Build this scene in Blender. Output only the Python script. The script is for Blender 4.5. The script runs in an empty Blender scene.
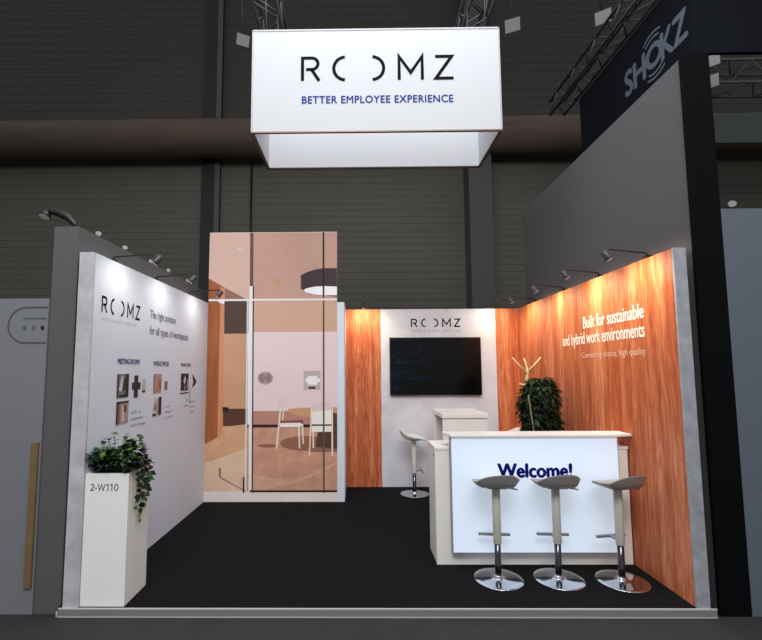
import bpy, bmesh, math, random
from mathutils import Vector, Matrix, Euler
random.seed(7)
SC = bpy.context.scene
COL = SC.collection
PI = math.pi

# ------------------------------------------------------------------ camera
F, PITCH, YAW, ROLL = 434.605, 0.084542, 0.010667, -0.004670
PPX, PPY = 354.269, 333.865
CAM = Vector((-0.16015, 0.0, 1.60736))
def camera():
    cy, sy, cp, sp = math.cos(YAW), math.sin(YAW), math.cos(PITCH), math.sin(PITCH)
    Ya = Matrix(((cy, sy, 0), (-sy, cy, 0), (0, 0, 1)))
    Pm = Matrix(((1, 0, 0), (0, cp, sp), (0, -sp, cp)))
    M = Pm @ Ya                      # rows: right, forward, up
    right, fwd, up = Vector(M[0]), Vector(M[1]), Vector(M[2])
    c, s = math.cos(ROLL), math.sin(ROLL)
    # image u = c*a - s*b, v = s*a + c*b with a right, b down
    r2 = c * right + s * up
    u2 = -s * right + c * up
    R = Matrix((r2, u2, -fwd)).transposed()
    cd = bpy.data.cameras.new('camera')
    cd.sensor_fit = 'HORIZONTAL'; cd.sensor_width = 36.0
    cd.lens = F * 36.0 / 762.0
    cd.shift_x = (381.0 - PPX) / 762.0
    cd.shift_y = (PPY - 320.0) / 762.0
    cd.clip_start = 0.05; cd.clip_end = 200
    co = bpy.data.objects.new('camera', cd); COL.objects.link(co)
    co.matrix_world = Matrix.Translation(CAM) @ R.to_4x4()
    SC.camera = co
camera()

# ------------------------------------------------------------------ light and exposure
SC.view_settings.view_transform = 'Standard'
SC.view_settings.look = 'None'
SC.view_settings.gamma = 1.0
SC.view_settings.exposure = 0.0
SC.view_settings.use_curve_mapping = False
w = bpy.data.worlds.new('hall_ambient'); SC.world = w; w.use_nodes = True
w.node_tree.nodes['Background'].inputs[0].default_value = (0.92, 0.95, 1.0, 1)
w.node_tree.nodes['Background'].inputs[1].default_value = 0.42

def area_light(name, loc, rot, sx, sy, power, color):
    d = bpy.data.lights.new(name, 'AREA'); d.shape = 'RECTANGLE'; d.size = sx; d.size_y = sy
    d.energy = power; d.color = color
    o = bpy.data.objects.new(name, d); COL.objects.link(o); o.location = loc; o.rotation_euler = rot
    return o
area_light('hall_fill', (0, 2.8, 7.6), (math.radians(20), 0, 0), 5.0, 3.0, 260, (0.96, 0.97, 1.0))
area_light('hall_fill', (-0.5, -2.2, 6.8), (math.radians(57), 0, 0), 5.0, 2.5, 420, (1.0, 0.98, 0.95))  # unseen front fill, added to brighten surfaces that face the camera

# ------------------------------------------------------------------ materials
def srgb(r, g, b):
    def f(c):
        c /= 255.0
        return c / 12.92 if c <= 0.04045 else ((c + 0.055) / 1.055) ** 2.4
    return (f(r), f(g), f(b), 1)
MATS = {}
def mat(name, col, rough=0.6, metal=0.0, emit=0.0, ecol=None, spec=0.5, bump=0.0, bscale=60, var=0.0, vscale=8, stretch=(1, 1, 1), coat=0.0, trans=0.0):
    if name in MATS: return MATS[name]
    m = bpy.data.materials.new(name); m.use_nodes = True
    nt = m.node_tree; b = nt.nodes['Principled BSDF']
    b.inputs['Base Color'].default_value = col
    b.inputs['Roughness'].default_value = rough
    b.inputs['Metallic'].default_value = metal
    b.inputs['Specular IOR Level'].default_value = spec
    if coat: b.inputs['Coat Weight'].default_value = coat
    if emit:
        b.inputs['Emission Color'].default_value = ecol or col
        b.inputs['Emission Strength'].default_value = emit
    if var or bump:
        tc = nt.nodes.new('ShaderNodeTexCoord'); mp = nt.nodes.new('ShaderNodeMapping')
        mp.inputs['Scale'].default_value = stretch
        nt.links.new(tc.outputs['Object'], mp.inputs[0])
    if var:
        n = nt.nodes.new('ShaderNodeTexNoise'); n.inputs['Scale'].default_value = vscale
        n.inputs['Detail'].default_value = 6; n.inputs['Roughness'].default_value = 0.65
        nt.links.new(mp.outputs[0], n.inputs[0])
        r = nt.nodes.new('ShaderNodeValToRGB')
        r.color_ramp.elements[0].position = 0.3; r.color_ramp.elements[1].position = 0.72
        lo = tuple(c * (1 - var) for c in col[:3]) + (1,)
        hi = tuple(min(1, c * (1 + var)) for c in col[:3]) + (1,)
        r.color_ramp.elements[0].color = lo; r.color_ramp.elements[1].color = hi
        nt.links.new(n.outputs[0], r.inputs[0]); nt.links.new(r.outputs[0], b.inputs['Base Color'])
    if bump:
        n2 = nt.nodes.new('ShaderNodeTexNoise'); n2.inputs['Scale'].default_value = bscale
        nt.links.new(mp.outputs[0], n2.inputs[0])
        bp = nt.nodes.new('ShaderNodeBump'); bp.inputs['Strength'].default_value = bump; bp.inputs['Distance'].default_value = 0.01
        nt.links.new(n2.outputs[0], bp.inputs['Height']); nt.links.new(bp.outputs[0], b.inputs['Normal'])
    MATS[name] = m
    return m

def wood_mat(name, dark, mid, light, rot=False):
    m = bpy.data.materials.new(name); m.use_nodes = True
    nt = m.node_tree; b = nt.nodes['Principled BSDF']; b.inputs['Roughness'].default_value = 0.5
    b.inputs['Specular IOR Level'].default_value = 0.3
    tc = nt.nodes.new('ShaderNodeTexCoord')
    def noise(scale, sx, sz, detail=5, dist=0.0):
        mp = nt.nodes.new('ShaderNodeMapping'); mp.inputs['Scale'].default_value = (sx, sx, sz)
        nt.links.new(tc.outputs['Object'], mp.inputs[0])
        n = nt.nodes.new('ShaderNodeTexNoise'); n.inputs['Scale'].default_value = scale
        n.inputs['Detail'].default_value = detail; n.inputs['Distortion'].default_value = dist
        nt.links.new(mp.outputs[0], n.inputs[0]); return n
    a = noise(1.0, 6, 0.25, 3, 0.5)       # broad staves
    c = noise(1.0, 75, 2.2, 6, 0.6)       # fine grain
    d = noise(1.0, 11, 1.3, 4, 3.2)       # cathedral figure
    mx = nt.nodes.new('ShaderNodeMath'); mx.operation = 'MULTIPLY_ADD'; mx.inputs[1].default_value = 0.38
    nt.links.new(c.outputs[0], mx.inputs[0])
    m2 = nt.nodes.new('ShaderNodeMath'); m2.operation = 'MULTIPLY'; m2.inputs[1].default_value = 0.62
    nt.links.new(a.outputs[0], m2.inputs[0]); nt.links.new(m2.outputs[0], mx.inputs[2])
    m3 = nt.nodes.new('ShaderNodeMath'); m3.operation = 'MULTIPLY_ADD'; m3.inputs[1].default_value = 0.50
    nt.links.new(d.outputs[0], m3.inputs[0]); nt.links.new(mx.outputs[0], m3.inputs[2])
    r = nt.nodes.new('ShaderNodeValToRGB'); cr = r.color_ramp
    cr.elements[0].position = 0.58; cr.elements[0].color = dark
    cr.elements[1].position = 0.92; cr.elements[1].color = light
    e = cr.elements.new(0.74); e.color = mid
    nt.links.new(m3.outputs[0], r.inputs[0]); nt.links.new(r.outputs[0], b.inputs['Base Color'])
    MATS[name] = m
    return m

WOOD = wood_mat('oak_print', srgb(164, 76, 43), srgb(194, 105, 66), srgb(226, 148, 105))
CONC = mat('pale_concrete', srgb(218, 220, 228), 0.7, var=0.13, vscale=3.2, bump=0.05)
CONC2 = mat('grey_concrete', srgb(192, 188, 196), 0.7, var=0.22, vscale=7)
CONC3 = mat('wall_end_concrete', srgb(160, 162, 171), 0.7, var=0.24, vscale=9)
WHITEWALL = mat('white_wall_print', srgb(220, 229, 241), 0.6, var=0.03, vscale=2)
WHITE = mat('white_laminate', srgb(250, 250, 247), 0.35)
WHITE2 = mat('white_counter', srgb(242, 240, 236), 0.3)
CARPET = mat('black_carpet', srgb(25, 25, 27), 0.95, spec=0.05, var=0.35, vscale=26, bump=0.5, bscale=320)
ALU = mat('aluminium', srgb(206, 206, 204), 0.4, metal=0.25)
ALUD = mat('sign_frame_metal', srgb(110, 98, 88), 0.4, metal=0.6)
BLACK = mat('black_paint', srgb(16, 16, 18), 0.5)
INK = mat('black_ink', srgb(8, 8, 12), 0.8, spec=.1)
GREYINK = mat('grey_ink', srgb(120, 122, 132), 0.6)
DARKINK = mat('dark_grey_ink', srgb(70, 72, 80), 0.6)
BLUEINK = mat('blue_ink', srgb(18, 52, 132), 0.8, spec=.1)
NAVY = mat('navy_ink', srgb(8, 14, 112), 0.8, spec=.1)
WHITEINK = mat('white_vinyl', srgb(245, 240, 235), 0.6)
CHROME = mat('chrome', srgb(205, 208, 214), 0.08, metal=1.0)
DCHROME = mat('dark_chrome', srgb(90, 90, 95), 0.12, metal=1.0)
SEATM = mat('stool_plastic_shaded', srgb(156, 151, 146), 0.4)  # shade on the camera side of the front seats is put into this grey
SLEEVE = mat('stool_sleeve', srgb(196, 194, 186), 0.4)
SIGNW = mat('sign_fabric', srgb(184, 186, 191), 0.9, spec=.1, emit=0.10, ecol=(0.94, 0.96, 1, 1))
SIGNIN = mat('sign_fabric_inside', srgb(206, 208, 213), 0.9, spec=.1, emit=0.30, ecol=(0.96, 0.97, 1, 1))
LBOX = mat('lit_front', srgb(190, 208, 232), 0.4, emit=0.44, ecol=(0.82, 0.91, 1.0, 1))
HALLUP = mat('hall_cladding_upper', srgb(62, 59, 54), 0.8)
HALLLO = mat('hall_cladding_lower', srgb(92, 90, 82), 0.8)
PIPE = mat('brown_duct', srgb(84, 70, 60), 0.7, var=0.3, vscale=1.2, stretch=(0.3, 1, 2))
COLUMN = mat('hall_column', srgb(78, 78, 75), 0.8)
COLDARK = mat('hall_column_dark', srgb(30, 29, 31), 0.7)
COLEDGE = mat('hall_column_edge', srgb(82, 76, 76), 0.7)
HFLOOR = mat('hall_floor', srgb(48, 48, 50), 0.75, spec=0.25, var=0.12, vscale=3)
NBL = mat('neighbour_grey_left', srgb(90, 90, 91), 0.8)
NBR = mat('neighbour_grey_right', srgb(88, 88, 91), 0.8)
NBB = mat('neighbour_blue_grey', srgb(93, 102, 113), 0.7)
NBW = mat('neighbour_print', srgb(122, 124, 132), 0.7)
NBLACK = mat('neighbour_black', srgb(6, 7, 10), 0.8, spec=.1)
BANNER = mat('banner_dark', srgb(13, 17, 25), 0.8, spec=.15)
BTEXT = mat('banner_text', srgb(92, 102, 116), 0.6)
TRUSS = mat('truss_metal', srgb(78, 80, 84), 0.5, metal=0.3)
DIMLENS = mat('dim_flood_lens', srgb(70, 72, 72), 0.4, emit=0.12, ecol=(0.9, 0.95, 0.95, 1))
SPOTLENS = mat('spot_lens', srgb(230, 225, 210), 0.3, emit=1.1, ecol=(1, 0.93, 0.8, 1))
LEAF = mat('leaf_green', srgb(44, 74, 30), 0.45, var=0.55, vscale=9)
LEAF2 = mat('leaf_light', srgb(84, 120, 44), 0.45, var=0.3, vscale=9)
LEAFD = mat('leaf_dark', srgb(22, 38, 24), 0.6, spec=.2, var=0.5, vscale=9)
SOIL = mat('soil', srgb(28, 24, 20), 0.9, bump=0.4)
STEM = mat('stem', srgb(120, 110, 84), 0.7)
PALEWOOD = mat('pale_wood', srgb(216, 190, 140), 0.6)
PANELG = mat('pale_green_panel', srgb(86, 94, 90), 0.8)
OAKSTRIP = mat('dull_wood', srgb(120, 98, 66), 0.7, var=0.15, vscale=6)
TVBODY = mat('tv_black', srgb(10, 10, 12), 0.35)

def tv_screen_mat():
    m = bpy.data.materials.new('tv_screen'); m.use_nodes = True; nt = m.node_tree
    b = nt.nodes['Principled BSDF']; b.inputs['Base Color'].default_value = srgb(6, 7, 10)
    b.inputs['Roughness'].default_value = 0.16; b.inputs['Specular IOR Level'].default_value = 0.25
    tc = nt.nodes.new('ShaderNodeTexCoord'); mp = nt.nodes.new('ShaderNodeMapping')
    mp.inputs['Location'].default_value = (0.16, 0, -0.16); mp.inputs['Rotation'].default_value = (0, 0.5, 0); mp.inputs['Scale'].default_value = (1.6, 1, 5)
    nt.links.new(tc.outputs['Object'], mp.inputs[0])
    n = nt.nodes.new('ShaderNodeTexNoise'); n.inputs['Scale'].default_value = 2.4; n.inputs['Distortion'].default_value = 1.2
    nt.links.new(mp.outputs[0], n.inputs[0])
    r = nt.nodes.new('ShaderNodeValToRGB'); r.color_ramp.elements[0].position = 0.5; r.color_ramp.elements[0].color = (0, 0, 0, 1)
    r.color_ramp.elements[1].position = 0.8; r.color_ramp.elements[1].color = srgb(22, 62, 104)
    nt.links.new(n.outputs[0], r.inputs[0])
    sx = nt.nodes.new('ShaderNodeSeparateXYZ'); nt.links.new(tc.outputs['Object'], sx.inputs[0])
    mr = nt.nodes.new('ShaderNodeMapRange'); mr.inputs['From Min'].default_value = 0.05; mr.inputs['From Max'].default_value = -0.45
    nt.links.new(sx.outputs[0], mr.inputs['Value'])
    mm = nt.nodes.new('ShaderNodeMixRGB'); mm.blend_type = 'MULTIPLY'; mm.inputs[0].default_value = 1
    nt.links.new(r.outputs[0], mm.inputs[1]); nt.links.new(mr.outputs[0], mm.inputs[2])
    nt.links.new(mm.outputs[0], b.inputs['Emission Color']); b.inputs['Emission Strength'].default_value = 0.3  # blue streak is a painted screen reflection, glowing through emission, strongest at left
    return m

# ------------------------------------------------------------------ mesh helpers
def B(): return bmesh.new()
def box(bm, x0, x1, y0, y1, z0, z1, bev=0.0, mi=0):
    vs = [bm.verts.new((x, y, z)) for x in (x0, x1) for y in (y0, y1) for z in (z0, z1)]
    idx = [(0, 1, 3, 2), (4, 6, 7, 5), (0, 4, 5, 1), (2, 3, 7, 6), (0, 2, 6, 4), (1, 5, 7, 3)]
    fs = [bm.faces.new([vs[i] for i in q]) for q in idx]
    for f in fs: f.material_index = mi
    if bev > 0:
        es = set(e for f in fs for e in f.edges)
        bmesh.ops.bevel(bm, geom=list(es), offset=bev, segments=2, affect='EDGES', profile=0.6)
    return bm
def prism(bm, pts, z0, z1, mi=0):
    """horizontal outline pts (x,y) extruded between z0 and z1"""
    a = [bm.verts.new((x, y, z0)) for x, y in pts]; b = [bm.verts.new((x, y, z1)) for x, y in pts]
    n = len(pts)
    bm.faces.new(a[::-1]).material_index = mi; bm.faces.new(b).material_index = mi
    for i in range(n): bm.faces.new((a[i], a[(i + 1) % n], b[(i + 1) % n], b[i])).material_index = mi
def tube(bm, pts, r, seg=10, cap=True, mi=0):
    pts = [Vector(p) for p in pts]; rings = []
    rr = r if isinstance(r, (list, tuple)) else [r] * len(pts)
    for i, p in enumerate(pts):
        d = (pts[min(i + 1, len(pts) - 1)] - pts[max(i - 1, 0)]).normalized()
        u = d.cross(Vector((0, 0, 1)))
        if u.length < 1e-3: u = d.cross(Vector((0, 1, 0)))
        u.normalize(); v = d.cross(u)
        rings.append([bm.verts.new(p + rr[i] * (math.cos(t) * u + math.sin(t) * v)) for t in [2 * PI * k / seg for k in range(seg)]])
    for a, b in zip(rings, rings[1:]):
        for k in range(seg):
            f = bm.faces.new((a[k], a[(k + 1) % seg], b[(k + 1) % seg], b[k])); f.smooth = True; f.material_index = mi
    if cap:
        bm.faces.new(rings[0][::-1]).material_index = mi; bm.faces.new(rings[-1]).material_index = mi
def lathe(bm, prof, c=(0, 0, 0), seg=40, mi=0):
    rings = []
    for r, z in prof:
        if r < 1e-5: rings.append([bm.verts.new((c[0], c[1], c[2] + z))])
        else: rings.append([bm.verts.new((c[0] + r * math.cos(2 * PI * k / seg), c[1] + r * math.sin(2 * PI * k / seg), c[2] + z)) for k in range(seg)])
    for a, b in zip(rings, rings[1:]):
        for k in range(seg):
            k2 = (k + 1) % seg
            if len(a) == 1 and len(b) == 1: continue
            if len(a) == 1: f = bm.faces.new((a[0], b[k], b[k2]))
            elif len(b) == 1: f = bm.faces.new((a[k], b[0], a[k2]))
            else: f = bm.faces.new((a[k], b[k], b[k2], a[k2]))
            f.smooth = True; f.material_index = mi
def rootloc(p):
    v = Vector((0, 0, 0))
    while p is not None: v += p.location; p = p.parent
    return v
def obj(name, bm, mats, parent=None, origin=None, local=False, normals=True):
    if not isinstance(mats, (list, tuple)): mats = [mats]
    if normals: bmesh.ops.recalc_face_normals(bm, faces=bm.faces[:])
    me = bpy.data.meshes.new(name)
    off = Vector((0, 0, 0))
    if parent is not None and not local: off = rootloc(parent)
    if parent is None and origin is not None: off = Vector(origin)
    if off.length: bmesh.ops.translate(bm, verts=bm.verts[:], vec=-off)
    bm.to_mesh(me); bm.free()
    for m in mats: me.materials.append(m)
    o = bpy.data.objects.new(name, me); COL.objects.link(o)
    if parent is not None: o.parent = parent
    elif origin is not None: o.location = origin
    return o
def thing(name, label, cat, loc=(0, 0, 0), group=None):
    o = bpy.data.objects.new(name, None); COL.objects.link(o); o.location = loc
    o.empty_display_size = 0.1
    o['label'] = label; o['category'] = cat
    if group: o['group'] = group
    return o
def tag(o, label, cat, group=None):
    o['label'] = label; o['category'] = cat
    if group: o['group'] = group
    return o
def struct(name, bm, mats, origin=None):
    o = obj(name, bm, mats, origin=origin); o['kind'] = 'structure'; return o
def copy_tree(o, parent=None):
    c = o.copy(); COL.objects.link(c); c.parent = parent
    for ch in list(o.children): copy_tree(ch, c)
    return c

# lettering: flat vinyl or cut letters of 1-2 mm, set on a plane given by origin and two axes
def text_bm(bm, s, org, ex, ez, width, height=None, bold=0.0, thick=0.0015, align='L', mi=0, space=1.0):
    cu = bpy.data.curves.new('t', 'FONT'); cu.body = s; cu.size = 1.0; cu.resolution_u = 3
    cu.space_character = space
    to = bpy.data.objects.new('t', cu); COL.objects.link(to)
    me = bpy.data.meshes.new_from_object(to.evaluated_get(bpy.context.evaluated_depsgraph_get()) if False else to)
    bpy.data.objects.remove(to); bpy.data.curves.remove(cu)
    xs = [v.co.x for v in me.vertices]; ys = [v.co.y for v in me.vertices]
    x0, x1 = min(xs), max(xs); y0, y1 = min(ys), max(ys)
    cap = 0.73
    sx = width / (x1 - x0); sy = sx if height is None else height / cap
    org, ex, ez = Vector(org), Vector(ex), Vector(ez); n = ex.cross(ez).normalized()
    shift = 0 if align == 'L' else (-width if align == 'R' else -width / 2)
    base = len(bm.verts)
    bm.verts.ensure_lookup_table()
    offs = [(0, 0)] if not bold else [(0, 0), (bold, 0), (-bold, 0), (0, bold * .7), (0, -bold * .7)]
    for k, (ox, oy) in enumerate(offs):
        vs = [bm.verts.new(org + ex * ((v.co.x - x0 + ox) * sx + shift) + ez * ((v.co.y + oy) * sy) + n * (thick + k * .0003)) for v in me.vertices]
        for p in me.polygons:
            try: bm.faces.new([vs[i] for i in p.vertices]).material_index = mi
            except ValueError: pass
    bpy.data.meshes.remove(me)
def stroke(bm, pts, wd, P, mi=0):
    """flat ribbon along 2D pts, mitred; P maps (x,y,layer) to 3D"""
    n = len(pts); L = []; R = []
    for i in range(n):
        p = Vector(pts[i])
        d0 = (p - Vector(pts[i - 1])).normalized() if i else None
        d1 = (Vector(pts[i + 1]) - p).normalized() if i < n - 1 else None
        if d0 is None: d0 = d1
        if d1 is None: d1 = d0
        nn = Vector((-d0.y - d1.y, d0.x + d1.x)); nn.normalize()
        k = 1.0 / max(0.35, nn.dot(Vector((-d0.y, d0.x))))
        L.append(bm.verts.new(P(p.x + nn.x * wd / 2 * k, p.y + nn.y * wd / 2 * k)))
        R.append(bm.verts.new(P(p.x - nn.x * wd / 2 * k, p.y - nn.y * wd / 2 * k)))
    for i in range(n - 1): bm.faces.new((L[i], R[i], R[i + 1], L[i + 1])).material_index = mi
def logo(bm, org, ex, ez, width, height, thick=0.002, wd=2.7, mi=0):
    org, ex, ez = Vector(org), Vector(ex), Vector(ez); n = ex.cross(ez).normalized()
    sx, sy = width / 152.0, height / 25.0
    P = lambda x, y: org + ex * (x * sx) + ez * (y * sy) + n * thick
    arc = lambda cx, cy, r, a0, a1, k=14: [(cx + r * math.cos(math.radians(a0 + (a1 - a0) * i / k)), cy + r * math.sin(math.radians(a0 + (a1 - a0) * i / k))) for i in range(k + 1)]
    stroke(bm, [(1.4, 0), (1.4, 12)], wd, P, mi)
    stroke(bm, [(1.4, 12.0), (1.4, 23.6), (11, 23.6)] + arc(11, 17.7, 5.9, 85, -85, 8) + [(5, 11.8)], wd, P, mi)
    stroke(bm, [(10.5, 11.6), (18.2, 0)], wd, P, mi)
    stroke(bm, arc(44.5, 12.5, 11.8, 93, 267), wd, P, mi)
    stroke(bm, arc(70.8, 12.5, 11.8, -87, 87), wd, P, mi)
    stroke(bm, [(98, 0), (98, 24), (109.5, 7.5), (121, 24), (121, 0)], wd, P, mi)
    stroke(bm, [(134, 23.7), (150.5, 23.7), (134.5, 1.3), (152, 1.3)], wd, P, mi)

# ------------------------------------------------------------------ booth shell
YF, YB, YP, H = 3.098, 6.183, 5.50, 2.481
XL, XR = -2.0925, 2.110
OUT = 2.2
XM = -0.345           # right face of the store cupboard wall

bm = B(); box(bm, -60, 60, -20, 60, -0.12, -0.06); struct('floor', bm, HFLOOR)
bm = B(); box(bm, -2.232, 2.232, YF, 6.30, -0.058, 0.0); c = struct('floor_carpet', bm, CARPET)
bm = B(); box(bm, -2.222, 2.234, YF - 0.008, YF - 0.001, -0.052, -0.009, 0.001); tr = struct('trim_1', bm, mat('aluminium_face', srgb(150, 150, 150), .4, metal=.3))
bm = B(); box(bm, -2.224, 2.236, YF - 0.009, YF + 0.001, -0.009, 0.001, 0.001); obj('top_lip', bm, ALU, tr)
bm = B(); box(bm, -2.224, 2.236, YF - 0.010, YF - 0.001, -0.059, -0.052, 0.001); obj('bottom_lip', bm, ALU, tr)
bm = B(); box(bm, -2.236, -2.2245, YF - 0.012, YF - .001, -0.055, -0.02, 0.003); struct('trim_2', bm, ALU)

bm = B(); box(bm, -OUT, XL, YF + 0.02, YB + 0.1, 0, H); wl = struct('wall_left', bm, WHITEWALL)
bm = B(); box(bm, -OUT, XL, YF, YF + 0.0195, 0, H, 0.002); obj('end_panel', bm, CONC2, wl)
bm = B(); box(bm, XR, OUT, YF + 0.02, YB + 0.1, 0, H); wr = struct('wall_right', bm, WOOD)
bm = B(); box(bm, XR, OUT, YF, YF + 0.0195, 0, H, 0.002); obj('end_panel', bm, CONC3, wr)
bm = B(); box(bm, XL + 0.001, XR - 0.001, YB + 0.012, YB + 0.1, 0, H); wb = struct('wall_back', bm, CONC)
bm = B(); box(bm, 0.153, 1.785, YB, YB + 0.0115, 0.001, H); obj('centre_panel', bm, CONC, wb)
bm = B(); box(bm, XM + 0.001, 0.149, YB, YB + 0.0115, 0.001, H); obj('wood_panel', bm, WOOD, wb)
bm = B(); box(bm, 1.789, XR - 0.002, YB, YB + 0.0115, 0.001, H); obj('wood_panel', bm, WOOD, wb)
bm = B(); box(bm, -0.437, XM, YP, YB - 0.001, 0, H); struct('wall_middle', bm, WHITEWALL)

# back wall lettering
bm = B(); logo(bm, (0.586, YB, 2.225), (1, 0, 0), (0, 0, 1), 0.70, 0.115, wd=4.0); obj('lettering', bm, INK, wb)
bm = B(); text_bm(bm, 'INTELLIGENT OFFICES', (0.588, YB, 2.155), (1, 0, 0), (0, 0, 1), 0.70, 0.03, space=1.6); obj('small_lettering', bm, GREYINK, wb)

# right wall lettering (reads from the back of the booth to the front)
EX, EZ = (0, -1, 0), (0, 0, 1)
bm = B()
text_bm(bm, 'Built for sustainable', (XR, 3.462, 2.020), EX, EZ, 0.935, 0.125, bold=0.022, align='R')
obj('lettering', bm, WHITEINK, wr); bm = B()
text_bm(bm, 'and hybrid work environments', (XR, 3.462, 1.868), EX, EZ, 1.39, 0.125, bold=0.022, align='R')
obj('lettering', bm, WHITEINK, wr)
bm = B(); text_bm(bm, 'Connecting choice, high quality', (XR, 3.468, 1.725), EX, EZ, 0.98, 0.062, align='R'); obj('small_lettering', bm, mat('thin_white_vinyl', srgb(232, 200, 180), 0.6), wr)

# left wall lettering and printed pictures
EX = (0, 1, 0)
bm = B(); logo(bm, (XL, 3.215, 2.058), EX, EZ, 0.57, 0.122, wd=3.9); obj('lettering', bm, INK, wl)
bm = B(); text_bm(bm, 'INTELLIGENT OFFICES', (XL, 3.225, 1.995), EX, EZ, 0.50, 0.024, space=1.5); obj('small_lettering', bm, mat('faint_grey_ink', srgb(176, 176, 184), .6), wl)
bm = B()
text_bm(bm, 'The right solution', (XL, 3.975, 2.105), EX, EZ, 0.56, 0.080, bold=.012)
obj('heading', bm, GREYINK, wl); bm = B()
text_bm(bm, 'for all types of workspaces', (XL, 3.975, 1.955), EX, EZ, 0.90, 0.080, bold=.012)
obj('heading', bm, GREYINK, wl)
bm = B(); text_bm(bm, 'MEETING ROOMS', (XL, 3.463, 1.672), EX, EZ, 0.35, 0.045, bold=0.02); obj('caption', bm, BLUEINK, wl)['label'] = 'dark blue caption over the left column of pictures'
bm = B(); text_bm(bm, 'MODULE SPACES', (XL, 4.078, 1.664), EX, EZ, 0.32, 0.045, bold=0.015); obj('caption', bm, DARKINK, wl)
bm = B(); text_bm(bm, 'WORKSTATION', (XL, 4.70, 1.662), EX, EZ, 0.28, 0.038, bold=0.01); obj('caption', bm, DARKINK, wl)
for y, z, lines in ((3.70, 1.25, ('Life is', 'consistent', "don't change")), (4.345, 1.25, ('A new', 'measure', 'on space')), (4.985, 1.25, ('Reserve', 'modern', 'desks'))):
    bm = B()
    for i, s in enumerate(lines): text_bm(bm, s, (XL, y, z - i * 0.055), EX, EZ, 0.026 * len(s) * (0.8 if len(s) > 8 else 0.9), 0.026)
    obj('small_print', bm, GREYINK, wl)
def picture(y0, y1, z0, z1, base, shapes):
    bm = B(); box(bm, XL, XL + 0.003, y0, y1, z0, z1)
    ms = [base]; w_, h_ = y1 - y0, z1 - z0
    for k, (m, pts) in enumerate(shapes):
        ms.append(m)
        vs = [bm.verts.new((XL + 0.0036 + k * 0.0004, y0 + a * w_, z0 + b * h_)) for a, b in pts]
        bm.faces.new(vs).material_index = len(ms) - 1
    o = obj('printed_picture', bm, ms, wl, normals=False)
    return o
PG = mat('print_grey', srgb(120, 122, 128), 0.6); PD = mat('print_dark', srgb(28, 28, 32), 0.6); PL = mat('print_light', srgb(208, 208, 212), 0.6)
PB = mat('print_brown', srgb(140, 96, 76), 0.6); PM = mat('print_mauve', srgb(176, 150, 146), 0.6); PO = mat('print_orange', srgb(196, 130, 94), 0.6)
R_ = lambda a, b, c, d: [(a, b), (c, b), (c, d), (a, d)]
picture(3.465, 3.640, 1.400, 1.590, PG, [(PL, [(.15, .3), (.35, .9), (.5, .9), (.42, .25)]), (PD, R_(.72, 0, 1, 1)), (PD, [(.45, .2), (.7, .35), (.7, .9), (.58, .7)]), (PD, R_(.2, 0, .75, .12)), (PD, R_(0, 0, .12, 1))])
picture(3.467, 3.650, 1.187, 1.368, PM, [(PB, R_(0, 0, .3, 1)), (PD, R_(.62, .5, .8, .8)), (PL, [(.45, .1), (.62, .1), (.62, .75), (.5, .8)]), (PD, R_(0, .0, .12, 1)), (PD, R_(0, .92, 1, 1))])
picture(4.082, 4.250, 1.408, 1.585, PM, [(PO, [(.2, 0), (.9, 0), (.9, .55), (.45, .95)]), (PB, R_(.65, .2, .9, .7)), (PG, R_(0, 0, .15, 1))])
picture(4.078, 4.258, 1.192, 1.365, PL, [(PD, R_(.66, 0, 1, 1)), (PB, [(.1, .3), (.4, .3), (.3, .8)]), (PD, R_(0, 0, .4, .12)), (PM, R_(.42, .1, .62, .9))])
picture(4.715, 4.922, 1.398, 1.585, PD, [(PL, [(.3, .5), (.5, .35), (.65, .7), (.45, .85)]), (PG, [(.4, .05), (.62, .05), (.6, .3), (.42, .3)]), (PL, R_(.82, .1, .9, .6))])
# printed product cut-outs beside the pictures
bm = B()
def flat(bm, pts, mi=0, x=0.002): bm.faces.new([bm.verts.new((XL + x, a, b)) for a, b in pts]).material_index = mi
def rectf(bm, y0, y1, z0, z1, mi=0, x=0.002): flat(bm, [(y0, z0), (y1, z0), (y1, z1), (y0, z1)], mi, x)
rectf(bm, 3.73, 3.80, 1.385, 1.575); rectf(bm, 3.695, 3.84, 1.455, 1.515, 0, 0.0025)
rectf(bm, 3.87, 3.935, 1.43, 1.54, 1, 0.002); rectf(bm, 3.87, 3.925, 1.425, 1.44, 0, 0.0026)
rectf(bm, 4.315, 4.385, 1.425, 1.51, 2, 0.002); rectf(bm, 4.33, 4.37, 1.44, 1.495, 3, 0.0026)
flat(bm, [(5.02, 1.58), (5.13, 1.52), (5.17, 1.48), (5.10, 1.44), (5.03, 1.42), (5.07, 1.49)])
rectf(bm, 4.70, 4.935, 1.363, 1.377); rectf(bm, 4.965, 4.978, 1.25, 1.44)
rectf(bm, 4.87, 4.90, 1.275, 1.30, 2); rectf(bm, 4.80, 4.93, 1.223, 1.232, 2)
obj('printed_product', bm, [PD, mat('print_cream', srgb(190, 190, 176), .6), PG, PB], wl, normals=False)

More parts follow.
